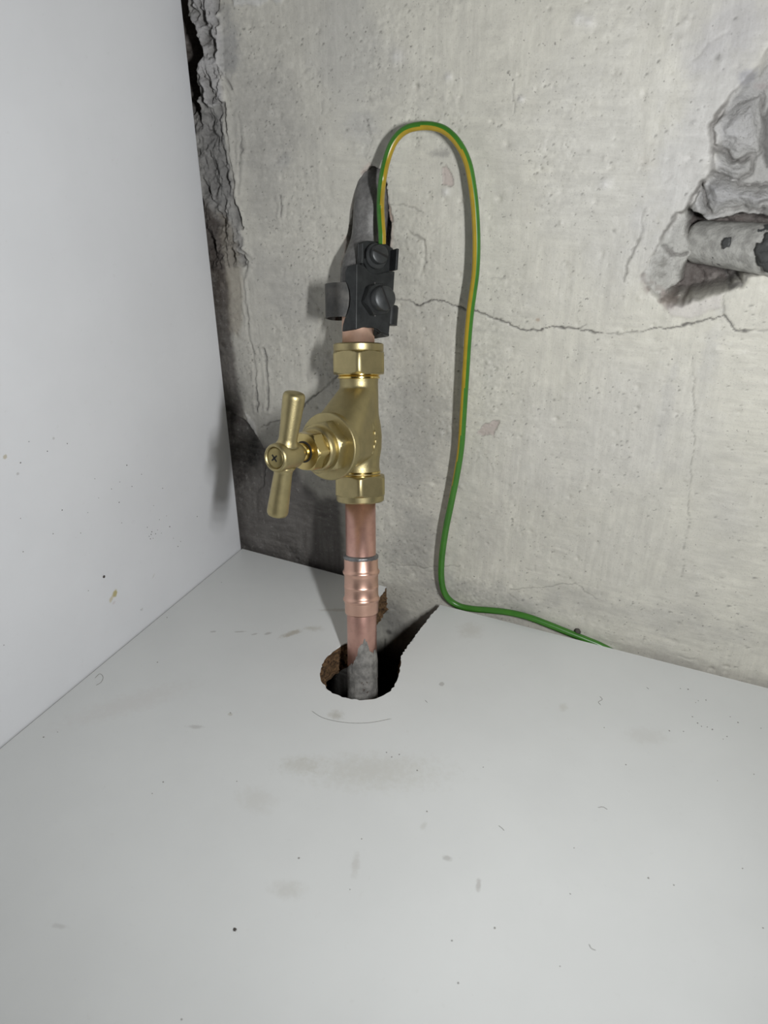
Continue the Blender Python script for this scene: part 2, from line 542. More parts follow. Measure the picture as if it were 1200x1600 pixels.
# torn left edge: deep dark strip, crumbled ridge, bare mortar below
E1 = wp((286, -60), (294, 0), (294, 25), (306, 36), (313, 58), (318, 78), (309, 104), (308, 122), (313, 142), (317, 170), (322, 196), (330, 215))
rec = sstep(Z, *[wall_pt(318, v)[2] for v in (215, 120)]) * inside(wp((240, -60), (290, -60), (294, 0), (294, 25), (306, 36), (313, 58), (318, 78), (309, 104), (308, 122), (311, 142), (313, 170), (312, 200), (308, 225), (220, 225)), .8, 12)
rag = inside(wp((270, -60), (345, -60), (345, 60), (347, 105), (350, 160), (356, 240), (365, 290), (371, 332), (378, 352), (385, 420), (320, 420), (250, 420)), 2.0, 12)
ridge = np.abs(fbm(X * 1.35, Z * .75, 9, 90, 4, .6)) * 2
H += rag * (2.0 - 9.5 * (.30 - ridge) + 3.2 * fbm(X, Z, 4, 91, 4, .65)) * .8
ROUGH = np.maximum(ROUGH, rag)
paint(.75 * rag, (.31, .305, .30))
paint(.65 * rag * sstep(ridge, .12, .42), (.10, .095, .092))
wht = inside(wp((296, -40), (345, -40), (352, 120), (352, 160), (335, 170), (312, 160), (310, 110), (318, 78), (300, 30)), 2, 12)
paint(.62 * wht * (1 - sstep(ridge, .10, .36)), (.56, .55, .555))
H -= 2.6 * wht * (1 - sstep(ridge, .05, .35))
low = inside(wp((300, 165), (330, 170), (350, 170), (356, 240), (368, 310), (340, 330), (318, 320)), 3, 12)
paint(.75 * low, (.20, .197, .192))
paint(.5 * low * sstep(fbm(X, Z, 5, 33, 4), 0, .2), (.38, .37, .36))
H += 1.2 * low
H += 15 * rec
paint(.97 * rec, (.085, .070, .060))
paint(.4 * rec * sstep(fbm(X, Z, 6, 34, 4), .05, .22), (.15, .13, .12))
for pts, w, dep in [(wp((350, 160), (353, 180), (356, 215), (355, 235), (360, 265), (366, 290), (364, 310), (370, 335), (378, 355)), .9, 1.7),
                    (wp((338, 330), (350, 365), (357, 382), (367, 377), (377, 390), (392, 408)), .7, .9),
                    (wp((372, 395), (388, 412), (378, 440), (385, 490), (390, 530), (398, 570), (401, 620), (402, 640)), .8, 1.2),
                    (wp((410, 545), (416, 580), (420, 615), (417, 640)), .8, .9),
                    (wp((346, 108), (363, 138)), .5, .6), (wp((322, 0), (325, 30), (330, 50), (332, 75)), .8, 2.0),
                    (wp((348, 225), (346, 235), (352, 246)), .6, 1.0), (wp((375, 180), (377, 240), (372, 300)), .5, .25),
                    (wp((437, 305), (440, 325), (438, 340)), .45, .4)]:
    g = (1 - sstep(pline(pts, 5), .1 * w, w * (.8 + 1.2 * vnoise(X, Z, 5, 201)))) * (.35 + .65 * sstep(vnoise(X, Z, 9, 202), .25, .55))
    H += dep * g
    H -= .7 * (1 - sstep(np.abs(pline(pts, 5) - 1.6), .2, 1.8)) * vnoise(X, Z, 4, 203)
    paint(.75 * g, (.13, .125, .12))
# whitish lifted paint at the top left
fl = inside(wp((360, -60), (470, -60), (450, 0), (438, 8), (425, 4), (412, 12), (395, 8), (368, 10)), .8)
paint(.55 * fl, (.60, .60, .59)); H -= .8 * fl
# brown strip low on the left then the damp dark corner, the pipe's shadow painted in at its right
brn = inside(wp((310, 300), (334, 330), (349, 380), (358, 440), (364, 520), (374, 600), (388, 660), (350, 700), (320, 560)), 3.0, 12)
paint(.95 * brn, (.052, .039, .032))
tan = inside(wp((334, 330), (362, 345), (378, 400), (381, 470), (376, 530), (356, 520), (348, 420), (338, 370)), 3.0, 12)
paint(.6 * tan, (.27, .235, .18))
paint(.35 * np.maximum(brn, tan) * sstep(fbm(X, Z, 4, 61, 4, .65), .06, .2), (.27, .24, .21))
dmp_shadow = 1 - sstep(area(wp((352, 600), (368, 625), (384, 652), (392, 655), (403, 672), (412, 690), (430, 702), (462, 712), (478, 752), (500, 775), (535, 775), (545, 905), (560, 1010), (470, 1060), (330, 960)), 14), -5, 3)
H += 2.2 * (1 - sstep(area(wp((352, 640), (384, 656), (403, 680), (416, 706), (412, 760), (360, 800)), 10), -.8, .4)) * sstep(Z, wall_pt(400, 790)[2], wall_pt(400, 720)[2])
mott = fbm(X, Z, 14, 62, 5, .62)
paint(.96 * dmp_shadow, (.072, .064, .060))
paint(.42 * dmp_shadow * sstep(mott, -.02, .2), (.135, .125, .12))
paint(.70 * dmp_shadow * sstep(-mott, .06, .24), (.035, .031, .029))
hal = 1 - sstep(area(wp((345, 500), (395, 610), (430, 660), (520, 730), (560, 760), (570, 1010), (330, 960)), 24), -8, 14)
paint(.45 * hal * (1 - dmp_shadow), (.20, .192, .18))
ROUGH = np.maximum(ROUGH, .35 * np.maximum(dmp_shadow, brn))
wf = inside(wp((381, 642), (392, 650), (402, 668), (408, 690), (400, 684), (392, 664)), .5)
paint(.7 * wf, (.52, .51, .49)); H -= .7 * wf
dk = 1 - sstep(area(wp((385, 668), (402, 690), (408, 720), (398, 735), (380, 725)), 8), -3, 1)
paint(.9 * dk, (.014, .012, .011))
# wall below the cabinet base, near black lower down, with a few lumps
for u, v, r in [(606, 985, 2.6), (598, 1003, 2.2), (625, 968, 1.5), (640, 955, 2), (652, 945, 1.6), (592, 1012, 2.4), (612, 972, 1.6)]:
    x, z = wp((u, v))[0]
    g = np.exp(-(np.hypot(X - x, Z - z) / r) ** 2)
    H -= .25 * g * (.4 + 1.2 * vnoise(X, Z, 2.2, 206))
x, z = wp((608, 987))[0]
paint(.85 * np.exp(-(np.hypot(X - x, Z - z) / 1.9) ** 4), (.10, .095, .088))
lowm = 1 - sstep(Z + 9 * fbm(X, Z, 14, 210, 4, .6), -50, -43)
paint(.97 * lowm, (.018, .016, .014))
# the chase where the lead pipe comes out
chs = area(wp((578, 262), (570, 275), (557, 303), (550, 340), (541, 385), (533, 425), (548, 455), (604, 455), (607, 410), (607, 352), (604, 322), (601, 288), (592, 265)), 12)
g = 1 - sstep(chs, -1.6, .4)
H += 12 * g
paint(.9 * (1 - sstep(chs, -1.0, .2)), (.085, .075, .068))
rim = (1 - sstep(np.abs(chs - .8), .2, 1.8)) * sstep(fbm(X, Z, 6, 77, 3), 0.0, .15)
paint(.45 * rim, (.56, .44, .38))
ROUGH = np.maximum(ROUGH, g)
# hairline cracks
CR = [(wp((616, 468), (640, 470), (655, 476), (672, 469), (700, 474), (728, 483), (760, 494), (805, 510), (822, 516), (845, 513), (870, 511), (905, 515), (930, 520), (950, 521), (1000, 519), (1040, 512), (1090, 502), (1134, 494), (1146, 518), (1200, 518), (1260, 520)), .5, .8, .95),
      (wp((1082, 560), (1083, 640), (1081, 740), (1077, 790), (1074, 830), (1067, 870), (1064, 900)), .35, .4, .4),
      (wp((1004, 330), (1002, 372), (985, 400), (976, 440)), .7, .7, .55), (wp((1134, 494), (1133, 470), (1134, 455)), .5, .5, .5),
      (wp((440, 660), (470, 640), (505, 605), (520, 595), (540, 575)), .7, .8, .7), (wp((410, 668), (432, 655), (444, 655)), .6, .6, .6),
      (wp((610, 322), (640, 322), (660, 330)), .5, .4, .4), (wp((584, 262), (570, 245), (578, 220), (570, 180)), .6, .4, .35),
      (wp((805, 128), (807, 175)), .5, .4, .5), (wp((640, 360), (662, 375), (663, 400), (655, 430)), .9, .6, .4), (wp((900, 515), (918, 505)), .4, .3, .5),
      (wp((610, 880), (660, 885), (720, 882)), .5, .4, .35), (wp((800, 920), (850, 915), (900, 912), (935, 938)), .4, .3, .4)]
for pts, w, dep, k in CR:
    g = (1 - sstep(pline(pts, 4), .15 * w, w * (.7 + .7 * vnoise(X, Z, 6, 204)))) * (.45 + .55 * sstep(vnoise(X, Z, 11, 205), .2, .5))
    H += dep * g
    paint(k * g, (.09, .085, .078))
# chips down to the pink undercoat
for k, poly in enumerate([((744, 676), (757, 664), (772, 656), (781, 657), (779, 668), (773, 673), (775, 684), (766, 678), (752, 681)),
                          ((688, 262), (697, 258), (704, 270), (709, 287), (700, 291), (691, 288)), ((560, 285), (572, 268), (583, 262), (572, 290)),
                          ((603, 300), (610, 325), (612, 350), (606, 350))]):
    a = area(wp(*poly), 5)
    g = 1 - sstep(a, -.5, .1)
    H += .55 * g
    paint(.75 * g, (.50, .42, .385) if k != 3 else (.45, .33, .27))
    paint(.5 * (1 - sstep(np.abs(a), .05, .35)), (.22, .19, .17))
for u, v, r in [(696, 300, 1.8), (620, 88, 2.6), (945, 288, 2.2), (815, 155, 1.4), (700, 120, 1.6), (905, 30, 2.4), (920, 35, 1.8)]:
    x, z = wp((u, v))[0]
    g = np.exp(-(np.hypot(X - x, Z - z) / r) ** 2)
    H -= .9 * g
    paint(.6 * g, (.66, .65, .63))

# the broken-out hole at the right, round the old pipe
hole_p = wp((1073, 322), (1083, 300), (1092, 284), (1104, 276), (1113, 262), (1117, 228), (1113, 192), (1122, 172), (1150, 140), (1178, 110), (1215, 60), (1262, 40), (1300, 72), (1318, 140), (1308, 230), (1338, 300), (1352, 380), (1318, 442), (1262, 446), (1215, 425), (1166, 430), (1160, 445), (1132, 455), (1092, 470), (1062, 476), (1040, 474), (1020, 456), (1004, 434), (1012, 410), (1030, 385), (1043, 360), (1058, 336))
ha = area(hole_p, 14)
hg = 1 - sstep(ha, -3.6, .5)
ROUGH = np.maximum(ROUGH, hg)
upper = inside(wp((1073, 330), (1085, 300), (1104, 272), (1113, 192), (1150, 140), (1215, 40), (1340, 40), (1340, 352), (1160, 344), (1100, 350)), 1.5, 12)
flap = inside(wp((1055, 330), (1073, 330), (1076, 372), (1084, 400), (1070, 420), (1058, 452), (1030, 470), (998, 436), (1030, 380)), 1.2, 12)
x0 = wp((1012, 420))[0][0]
H += hg * (19 + 8 * fbm(X, Z, 9, 120, 4, .65)) * (1 - upper) * (1 - flap)
H += flap * (1.5 + .5 * np.clip(X - x0, 0, 24) + 5.5 * fbm(X, Z, 8, 121, 5, .65))
H += hg * upper * (5.0 + 4 * fbm(X, Z, 9, 122, 5, .65))
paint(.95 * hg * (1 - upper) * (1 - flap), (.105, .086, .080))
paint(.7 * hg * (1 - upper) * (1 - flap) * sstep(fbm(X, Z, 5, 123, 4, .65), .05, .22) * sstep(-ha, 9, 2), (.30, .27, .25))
paint(.8 * flap, (.50, .495, .465))
paint(.7 * flap * sstep(fbm(X, Z, 6, 124, 5, .7), .02, .2), (.27, .26, .235))
g = 1 - sstep(pline(wp((1036, 388), (1046, 402), (1060, 404), (1072, 398)), 4), .2, .9); H += 1.4 * g; paint(.7 * g, (.16, .15, .14))
paint(.7 * hg * upper, (.43, .428, .43))
tip = 1 - sstep(pline(wp((1004, 434), (1018, 454), (1040, 472), (1062, 472)), 6), .5, 3.0)
paint(.7 * tip * sstep(fbm(X, Z, 4, 125, 3), -.15, .12), (.22, .165, .145))
paint(.6 * sstep(vnoise(X, Z, 6, 207), .2, .6) * (1 - sstep(np.abs(ha), .1, .9)) * (1 - sstep(X, 300, 310)), (.20, .185, .17))
lip = inside(wp((1040, 474), (1092, 470), (1132, 455), (1130, 480), (1080, 498), (1046, 492)), 1.5)
paint(.5 * lip, (.60, .56, .54)); H -= .5 * lip
STONES = [wp((1114, 192), (1128, 180), (1150, 163), (1192, 146), (1188, 200), (1188, 238), (1163, 243), (1146, 250), (1136, 232), (1117, 226)),
          wp((1115, 232), (1134, 238), (1147, 252), (1178, 246), (1176, 266), (1155, 281), (1135, 280), (1116, 268)),
          wp((1098, 284), (1112, 276), (1160, 288), (1215, 292), (1215, 318), (1180, 330), (1140, 326), (1112, 334), (1098, 312)),
          wp((1074, 318), (1083, 302), (1094, 290), (1100, 316), (1104, 336), (1088, 344), (1076, 338)),
          wp((1186, 320), (1215, 312), (1240, 330), (1215, 352), (1190, 346)),
          wp((1134, 430), (1150, 424), (1168, 428), (1160, 444), (1138, 450))]
for i, poly in enumerate(STONES):
    a = area(poly, 8)
    g = 1 - sstep(a, -5.0, .3)
    H -= g * (4.6, 5.4, 7.5, 7.5, 6, 6)[i] * (.8 + .5 * fbm(X, Z, 7, 130 + i, 3))
    H += 2.6 * (1 - sstep(np.abs(a - .4), .1, 1.2)) * (.3 + .7 * vnoise(X, Z, 5, 208))
    H += g * (1.3 * fbm(X, Z, 3.5, 160 + i, 4, .7))
    paint(.55 * g, ((.53, .525, .525), (.58, .575, .57), (.42, .42, .435), (.60, .59, .57), (.60, .59, .57), (.50, .49, .47))[i])
    paint(.75 * sstep(vnoise(X, Z, 6, 209), .1, .5) * (1 - sstep(np.abs(a - .2), .1, 1.0)), (.21, .20, .19))
    LAB[a < -.1] = i + 1
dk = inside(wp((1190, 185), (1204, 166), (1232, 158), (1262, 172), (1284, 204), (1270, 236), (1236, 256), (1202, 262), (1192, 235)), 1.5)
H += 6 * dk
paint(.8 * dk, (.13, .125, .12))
LAB[(flap > .6) & (LAB == 0)] = 8
LAB[(rag * (1 - rec) > .55) & (Z > wp((330, 300))[0][1])] = 9
H *= (sstep(X, -62, -2) if False else 1)
COL *= (1 + .10 * fbm(X, Z, 3.0, 140, 3)[..., None] + .08 * fbm(X, Z, 12, 141, 3)[..., None])
H = np.maximum(H, np.where(hg > .5, -5.5, -3.3))

def wall_mesh(name, sel, parent):
    nz, nx = X.shape
    idx = np.arange(nz * nx).reshape(nz, nx)
    q = np.stack([idx[:-1, :-1], idx[:-1, 1:], idx[1:, 1:], idx[1:, :-1]], -1)[sel]
    used = np.unique(q)
    remap = np.zeros(nz * nx, np.int32)
    remap[used] = np.arange(len(used))
    q = remap[q]
    co = (np.stack([X, H, Z], -1).reshape(-1, 3)[used] * S).astype(np.float32)
    me = bpy.data.meshes.new(name)
    me.vertices.add(len(co))
    me.vertices.foreach_set('co', co.ravel())
    me.loops.add(q.size)
    me.loops.foreach_set('vertex_index', q.ravel().astype(np.int32))
    me.polygons.add(len(q))
    me.polygons.foreach_set('loop_start', np.arange(0, q.size, 4, dtype=np.int32))
    me.polygons.foreach_set('use_smooth', np.ones(len(q), bool))
    me.update(calc_edges=True)
    ca = me.attributes.new('paint_colour', 'FLOAT_COLOR', 'POINT')
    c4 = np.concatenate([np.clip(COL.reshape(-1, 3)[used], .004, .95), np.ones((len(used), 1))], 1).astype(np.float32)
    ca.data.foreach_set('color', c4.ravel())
    r = me.attributes.new('roughcast', 'FLOAT', 'POINT')
    r.data.foreach_set('value', ROUGH.reshape(-1)[used].astype(np.float32))
    me.materials.append(PLASTER)
    o = link(bpy.data.objects.new(name, me))
    if parent: o.parent = parent
    return o
FL = LAB[:-1, :-1]
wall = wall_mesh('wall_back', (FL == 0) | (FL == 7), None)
tag(wall, 'old dirty cream painted plaster wall with cracks and a broken hole', None, 'structure')
for i in range(1, 7):
    if (FL == i).any(): wall_mesh('stone', FL == i, wall)
tag(wall_mesh('plaster_fragment', FL == 8, wall), 'pale broken plaster flap left of the old pipe')
tag(wall_mesh('crumbled_mortar', FL == 9, wall), 'rough grey crumbled mortar along the left edge')

fl = mesh('floor', [(-60, -700, -110), (850, -700, -110), (850, 20, -110), (-60, 20, -110)], [(0, 1, 2, 3)], VOID, smooth=False)
tag(fl, 'dark floor beneath the cabinet', None, 'structure')

# ------------------------------------------------------------------ kitchen cabinet: side, base with the keyhole cut-out, added light stop, far side
cab = empty('kitchen_cabinet', (0, -160, -110), 'open white melamine cabinet with a keyhole notch cut in its base', 'cabinet')
def box(a, b):
    (x0, y0, z0), (x1, y1, z1) = a, b
    V = [(x, y, z) for z in (z0, z1) for y in (y0, y1) for x in (x0, x1)]
    return V, [(0, 1, 3, 2), (4, 5, 7, 6), (0, 1, 5, 4), (2, 3, 7, 6), (0, 2, 6, 4), (1, 3, 7, 5)]
GAP = 4.0
o = mesh('side_panel', *box((-18, -330, -110), (0, -GAP, 520)), LAM_SIDE, cab, False)
bevel(o, .5)
side_panel = o
o = mesh('light_stop_plinth', *box((.8, -310, -110), (599, -294, -16.6)), LAM_SIDE, cab, False)  # unseen front, added to stop room light leaking in below the base
key = [(545, 1003), (532, 1009), (519, 1018), (508, 1030), (501, 1043), (500, 1055), (504, 1068), (513, 1079), (526, 1086), (543, 1091), (565, 1093.5),
       (588, 1091), (605, 1084), (616, 1073), (623, 1058), (627, 1042), (626, 1030), (632, 1017), (645, 999), (660, 979), (674, 961), (688, 945)]
kp = np.array([floor_pt(u, v)[:2] for u, v in key])
tipL = floor_pt(606.5, 914)[:2]
tipL[1] = -GAP
tipR = kp[-1]
br = np.array([303.0, -GAP])
def resample(P, step):
    out = []
    for a, b in zip(P[:-1], P[1:]):
        n = max(1, int(np.linalg.norm(b - a) / step))
        out += [a + (b - a) * k / n for k in range(n)]
    return np.array(out + [P[-1]])
cut = resample(spline(np.vstack([kp[:17]]), 6), .7)
slotL = resample(np.vstack([tipL, kp[0]]), .7)[:-1]
slotR = resample(kp[16:], .7)[1:]
CUT = np.vstack([slotL, cut, slotR])
nrm = np.gradient(CUT, axis=0)
nrm = np.stack([-nrm[:, 1], nrm[:, 0]], 1)
nrm /= np.linalg.norm(nrm, axis=1)[:, None] + 1e-9       # direction across the cut edge
def jag(amp, cell, seed):
    r = np.random.default_rng(seed)
    t = np.arange(len(CUT)) * .7
    k = r.normal(0, 1, 400)
    f = t / cell
    i = f.astype(int)
    return amp * (k[i] * (1 - f + i) + k[i + 1] * (f - i))
def fade(j):
    j = j.copy(); j[0] = j[-1] = 0; return j
back = lambda dy: [(.8, -GAP + dy), ]
def board(z_levels, amps, seed):
    rings = []
    for z, amp in zip(z_levels, amps):
        jj = fade(jag(amp, 1.1, seed + int(abs(z) * 10)) + jag(amp * .8, 4.0, seed + 50 + int(abs(z) * 7)))
        c = CUT + nrm * jj[:, None]
        ring = [(.7, -330), (.7, -GAP)] + [tuple(p) for p in c] + [tuple(br), (600, -GAP), (600, -330)]
        rings.append(np.array([(x, y, z) for x, y in ring]))
    n = len(rings[0])
    V = np.vstack(rings)
    Fc = []
    for i in range(len(rings) - 1):
        Fc += [(i * n + k, i * n + (k + 1) % n, (i + 1) * n + (k + 1) % n, (i + 1) * n + k) for k in range(n)]
    m = (len(rings) - 1) * n
    from mathutils.geometry import tessellate_polygon
    tri = tessellate_polygon([[Vector(p) for p in rings[0]]])
    Fc += [tuple(t) for t in tri]
    Fc += [tuple(m + k for k in t) for t in tri]
    return V, Fc
o = mesh('base_panel', *board([-.45, -1.5, -3, -5, -7, -9, -11, -13, -15, -16.4], [.3, .5, .8, .9, .9, .9, .9, .9, .8, .4], 3), CHIP, cab, False)
tag(o, 'raw brown chipboard showing in the cut edge')
base_panel = o
lam = mesh('top_laminate', *board([0, -.44], [.26, .26], 9), LAM_FLOOR, base_panel, False)
tag(lam, 'stained white melamine face')
# a scribed arc in front of the cut-out, hairs and crumbs of dirt
def ribbon(name, pts, r, mat, parent, plane):
    P = spline(np.array([plane(u, v) for u, v in pts]), 6)
    rr = np.full(len(P), r); rr[0] = rr[-1] = r * .3
    nn = np.array([0, 0, r * .35]) if plane is floor_pt else np.array([r * .35, 0, 0])
    return mesh(name, *tube(P + nn, rr, 6), mat, parent)
ribbon('pencil_arc', [(487, 1111), (503, 1121), (525, 1127), (552, 1130), (580, 1129), (612, 1123)], .14, DIRT_GREY, base_panel, floor_pt)
for pts in [[(937, 1088), (941, 1093), (935, 1097), (939, 1102)], [(934, 1262), (942, 1261), (949, 1265)], [(779, 1290), (784, 1294), (788, 1298)],
            [(1010, 1074), (1014, 1077)], [(148, 1060), (156, 1053), (161, 1058), (158, 1066), (150, 1071)], [(664, 1094), (668, 1098)], [(920, 1475), (924, 1482), (931, 1485)]]:
    ribbon('hair', pts, .13, DIRT_GREY, base_panel, floor_pt)
def crumb(center, r, seed, sq=.6, nrm=2):
    rr = random.Random(seed)
    V, Fc = [], []
    bm = bmesh.new()
    bmesh.ops.create_icosphere(bm, subdivisions=1, radius=1)
    for v in bm.verts:
        p = np.array(v.co) * r * rr.uniform(.75, 1.2)
        p[nrm] *= sq
        V.append(np.asarray(center) + p)
    Fc = [tuple(v.index for v in f.verts) for f in bm.faces]
    bm.free()
    return V, Fc
rr = random.Random(8)
cl = [(floor_pt(u, v) + np.array([0, 0, .08]), rr.uniform(.22, .42)) for u, v in
      [(1063, 1076), (1075, 1077), (1091, 1095), (1103, 1094), (1087, 1098), (1068, 1143), (1113, 1140), (1141, 1120), (1153, 1129), (1136, 1151), (1096, 1135), (978, 1195),
       (944, 1137), (1046, 1142), (1189, 1138), (1178, 1210), (1121, 1220), (1160, 1357), (1192, 1450), (1013, 1372), (1053, 1383), (897, 1325), (891, 1397), (773, 1450), (875, 1510),
       (716, 1536), (565, 1311), (667, 1268), (755, 1199), (624, 1179), (604, 1176), (612, 1183), (652, 1204), (255, 1222), (238, 1240), (370, 1221), (467, 1341), (284, 1593), (90, 1144),
       (68, 1152), (360, 1114), (246, 1035), (261, 965), (346, 910), (1105, 1136), (1090, 1130), (1130, 1155), (1082, 1120), (547, 1390), (706, 1470)]]
V, Fc = merge(*[crumb(p, r, k) for k, (p, r) in enumerate(cl)])
tag(mesh('dirt_specks', V, Fc, DIRT_GREY, base_panel, False), 'grey specks of dirt scattered over the base', None, 'stuff')
cl = [(side_pt(u, v) + np.array([.05, 0, 0]), rr.uniform(.18, .34)) for u, v in
      [(74, 705), (32, 723), (198, 727), (221, 741), (148, 748), (187, 753), (206, 760), (174, 764), (154, 778), (186, 785), (254, 763), (97, 797), (137, 801), (190, 817), (32, 810),
       (36, 862), (126, 833), (83, 834), (249, 812), (237, 831), (236, 835), (246, 828), (233, 838), (252, 833), (235, 842), (265, 823), (271, 841), (278, 854), (260, 806), (240, 790),
       (308, 807), (138, 923), (220, 953), (6, 1008), (45, 690), (105, 693), (282, 846), (230, 824), (243, 834), (239, 841)]]
V, Fc = merge(*[crumb(p, r, 90 + k, .5, 0) for k, (p, r) in enumerate(cl)])
tag(mesh('dirt_specks', V, Fc, DIRT, side_panel, False), 'dark specks spattered on the side panel', None, 'stuff')
o = mesh('dirt_crumb', *crumb(floor_pt(367, 1453) + np.array([0, 0, .25]), .62, 5), DIRT)
tag(o, 'tiny dark crumb alone on the white base near the front left', 'crumb')
o = mesh('dirt_crumb', *crumb(side_pt(162, 901) + np.array([.2, 0, 0]), .75, 6, .5, 0), DIRT)
tag(o, 'small dark brown speck stuck on the left white side panel above a yellow smear', 'crumb')

# ------------------------------------------------------------------ pipe axis
A0, A1 = deep(566, 1030, 367), deep(560, 530, 342)
AX = unit(A1 - A0)
def s_at(v):
    lo, hi = -80.0, 260.0
    for _ in range(50):
        m = (lo + hi) / 2
        if proj(A0 + AX * m)[1] > v: lo = m
        else: hi = m
    return lo
TOCAM = unit(CAM - (A0 + A1) / 2)
def ax(v): return A0 + AX * s_at(v)

pipe = empty('water_pipe', A0 - AX * 20, 'copper water pipe with a pressed coupling rising from grey lead through the cabinet base', 'pipe')
sb, st_ = s_at(1190), s_at(430)
mesh('copper_tube', *lathe([(s_at(1040), 6.9), (s_at(1038), 7.3), (s_at(783) - .03, 7.3)], A0, AX, TOCAM), COPPER, pipe)
mesh('copper_tube', *lathe([(s_at(537) + .03, 7.5), (s_at(450), 7.5)], A0, AX, TOCAM), COPPER_BRIGHT, pipe)
mesh('lead_tail', *lathe([(-75, 6.6), (s_at(1052), 6.6), (s_at(1020), 6.4)], A0, AX, TOCAM), LEAD, pipe)
# the coupling with its two rolled beads
c0, c1 = s_at(958), s_at(869)
def along(v): return s_at(v)
prof = [(c0, 7.4), (c0 + .25, 8.0), (c0 + .9, 8.2)]
def bead(v, h, w):
    s = along(v)
    return [(s + w * q, 8.3 + h * math.cos(q * math.pi / 2) ** 2) for q in (-1, -.7, -.4, -.2, 0, .2, .4, .7, 1)]
prof += bead(935, .75, 1.9) + bead(915.5, .18, .7) + bead(893, .75, 1.9) + [(c1 - .5, 8.25), (c1, 8.2), (c1, 7.4)]
mesh('pressed_coupling', *lathe(prof, A0, AX, TOCAM, 64), COPPER_NEW, pipe)
rs = random.Random(3)
wob = [rs.uniform(-.25, .25) for _ in range(64)]
mesh('solder_ring', *lathe([(c1 - 1.1, 8.1), (c1 - .8, 8.45), (c1 + .2, 8.5), (c1 + .7, 8.1), (c1 + 1.0, 7.2)], A0, AX, TOCAM, 64,
     lambda t, s, r: r + .6 * wob[int(t / 2 / math.pi * 64) % 64]), SOLDER, pipe)
# ragged grey coat on the lowest stretch
def coat():
    n = 120
    a, e1, e2 = frame(AX, TOCAM)        # theta 0 faces the camera, e2 to the left
    top_px = [(-180, 1060), (-75, 1040), (-58, 1034), (-48, 1032), (-34, 1029), (-26, 1021), (-20, 1018), (-14, 1004), (-8, 1001), (0, 998), (6, 996), (12, 990), (18, 996), (24, 1001), (30, 1012), (38, 1013), (48, 1016), (56, 1010), (75, 1016), (180, 1060)]
    th = np.linspace(-180, 180, n, endpoint=False)
    tv = np.interp(th, [p[0] for p in top_px], [p[1] for p in top_px]) + np.array([rs.uniform(-3, 3) for _ in th])
    V, Fc = [], []
    rows = 14
    sgn = -1 if (e2 @ R_) < 0 else 1
    for i, t in enumerate(th):
        s1 = s_at(tv[i])
        for k in range(rows):
            q = k / (rows - 1)
            s = -60 + (s1 + 60) * q ** .6
            r = 7.62 + .12 * rs.uniform(-1, 1) + (-.25 if k == rows - 1 else 0)
            tt = math.radians(t) * sgn
            V.append(A0 + a * s + (e1 * math.cos(tt) + e2 * math.sin(tt)) * r)
    for i in range(n):
        j = (i + 1) % n
        Fc += [(i * rows + k, j * rows + k, j * rows + k + 1, i * rows + k + 1) for k in range(rows - 1)]
    return V, Fc
o = mesh('grey_coating', *coat(), GREYCOAT, pipe)
tag(o, 'flaking grey coat with a ragged upper edge')
# upper lead pipe bending back into the wall
LP0 = A0 + AX * s_at(470)
path = spline([LP0, A0 + AX * s_at(425), wall_pt(575, 375, -2.5), wall_pt(580, 325, .8), wall_pt(585, 288, 7.0), wall_pt(588, 262, 15), wall_pt(590, 240, 26)], 8)
mesh('upper_lead_pipe', *tube(path, np.linspace(7.5, 8.6, len(path)), 40), LEAD, pipe)

# ------------------------------------------------------------------ stop valve
VC = ax(687)
HUB = deep(428.5, 716, 298)
SA = unit(HUB - VC)
SL = np.linalg.norm(HUB - VC)
HS = .968                                  # handle scale
SIDE = np.cross(AX, SA)
valve = empty('stop_valve', VC, 'brass stop valve with a tee handle on the copper pipe', 'valve')
t0, t1 = s_at(584) - s_at(687), s_at(741) - s_at(687)      # ends of the body along the pipe
def pt(a, s, d=0): return VC + AX * a + SA * s + SIDE * d
def hull_pts(groups):
    bm = bmesh.new()
    for g in groups:
        for p in g: bm.verts.new(tuple(p))
    r = bmesh.ops.convex_hull(bm, input=bm.verts)
    bmesh.ops.delete(bm, geom=list(set(x for x in r['geom_interior'] if isinstance(x, bmesh.types.BMVert))), context='VERTS')
    bm.verts.ensure_lookup_table(); bm.verts.index_update()
    V = [np.array(v.co) for v in bm.verts]
    Fc = [tuple(v.index for v in f.verts) for f in bm.faces]
    bm.free()
    return V, Fc
def circ(c, axis, r, n=40, ref=None):
    a, e1, e2 = frame(axis, SIDE if ref is None else ref)
    return [c + (e1 * math.cos(2 * math.pi * k / n) + e2 * math.sin(2 * math.pi * k / n)) * r for k in range(n)]
barrel = lathe([(t1 - .5, 9.7), (t1 + 1.6, 9.7), (t1 + 3.4, 9.3), (-9, 9.5), (-4, 10.4), (2, 10.6), (7, 10.1), (12, 9.2), (t0 - 4, 9.0), (t0 - 2, 9.3), (t0 + .5, 9.4)], VC, AX, TOCAM, 56)
cone = hull_pts([circ(pt(0, 23), SA, 13.8), circ(pt(t0 - 6, 0), AX, 8.6), circ(pt(-6, 0), AX, 9.0), circ(pt(0, 0), SA, 9.6)])
flange = lathe([(22.1, 14.3), (22.6, 15.2), (25.6, 15.3), (26.2, 14.8), (26.2, 1)], VC, SA, AX, 64)
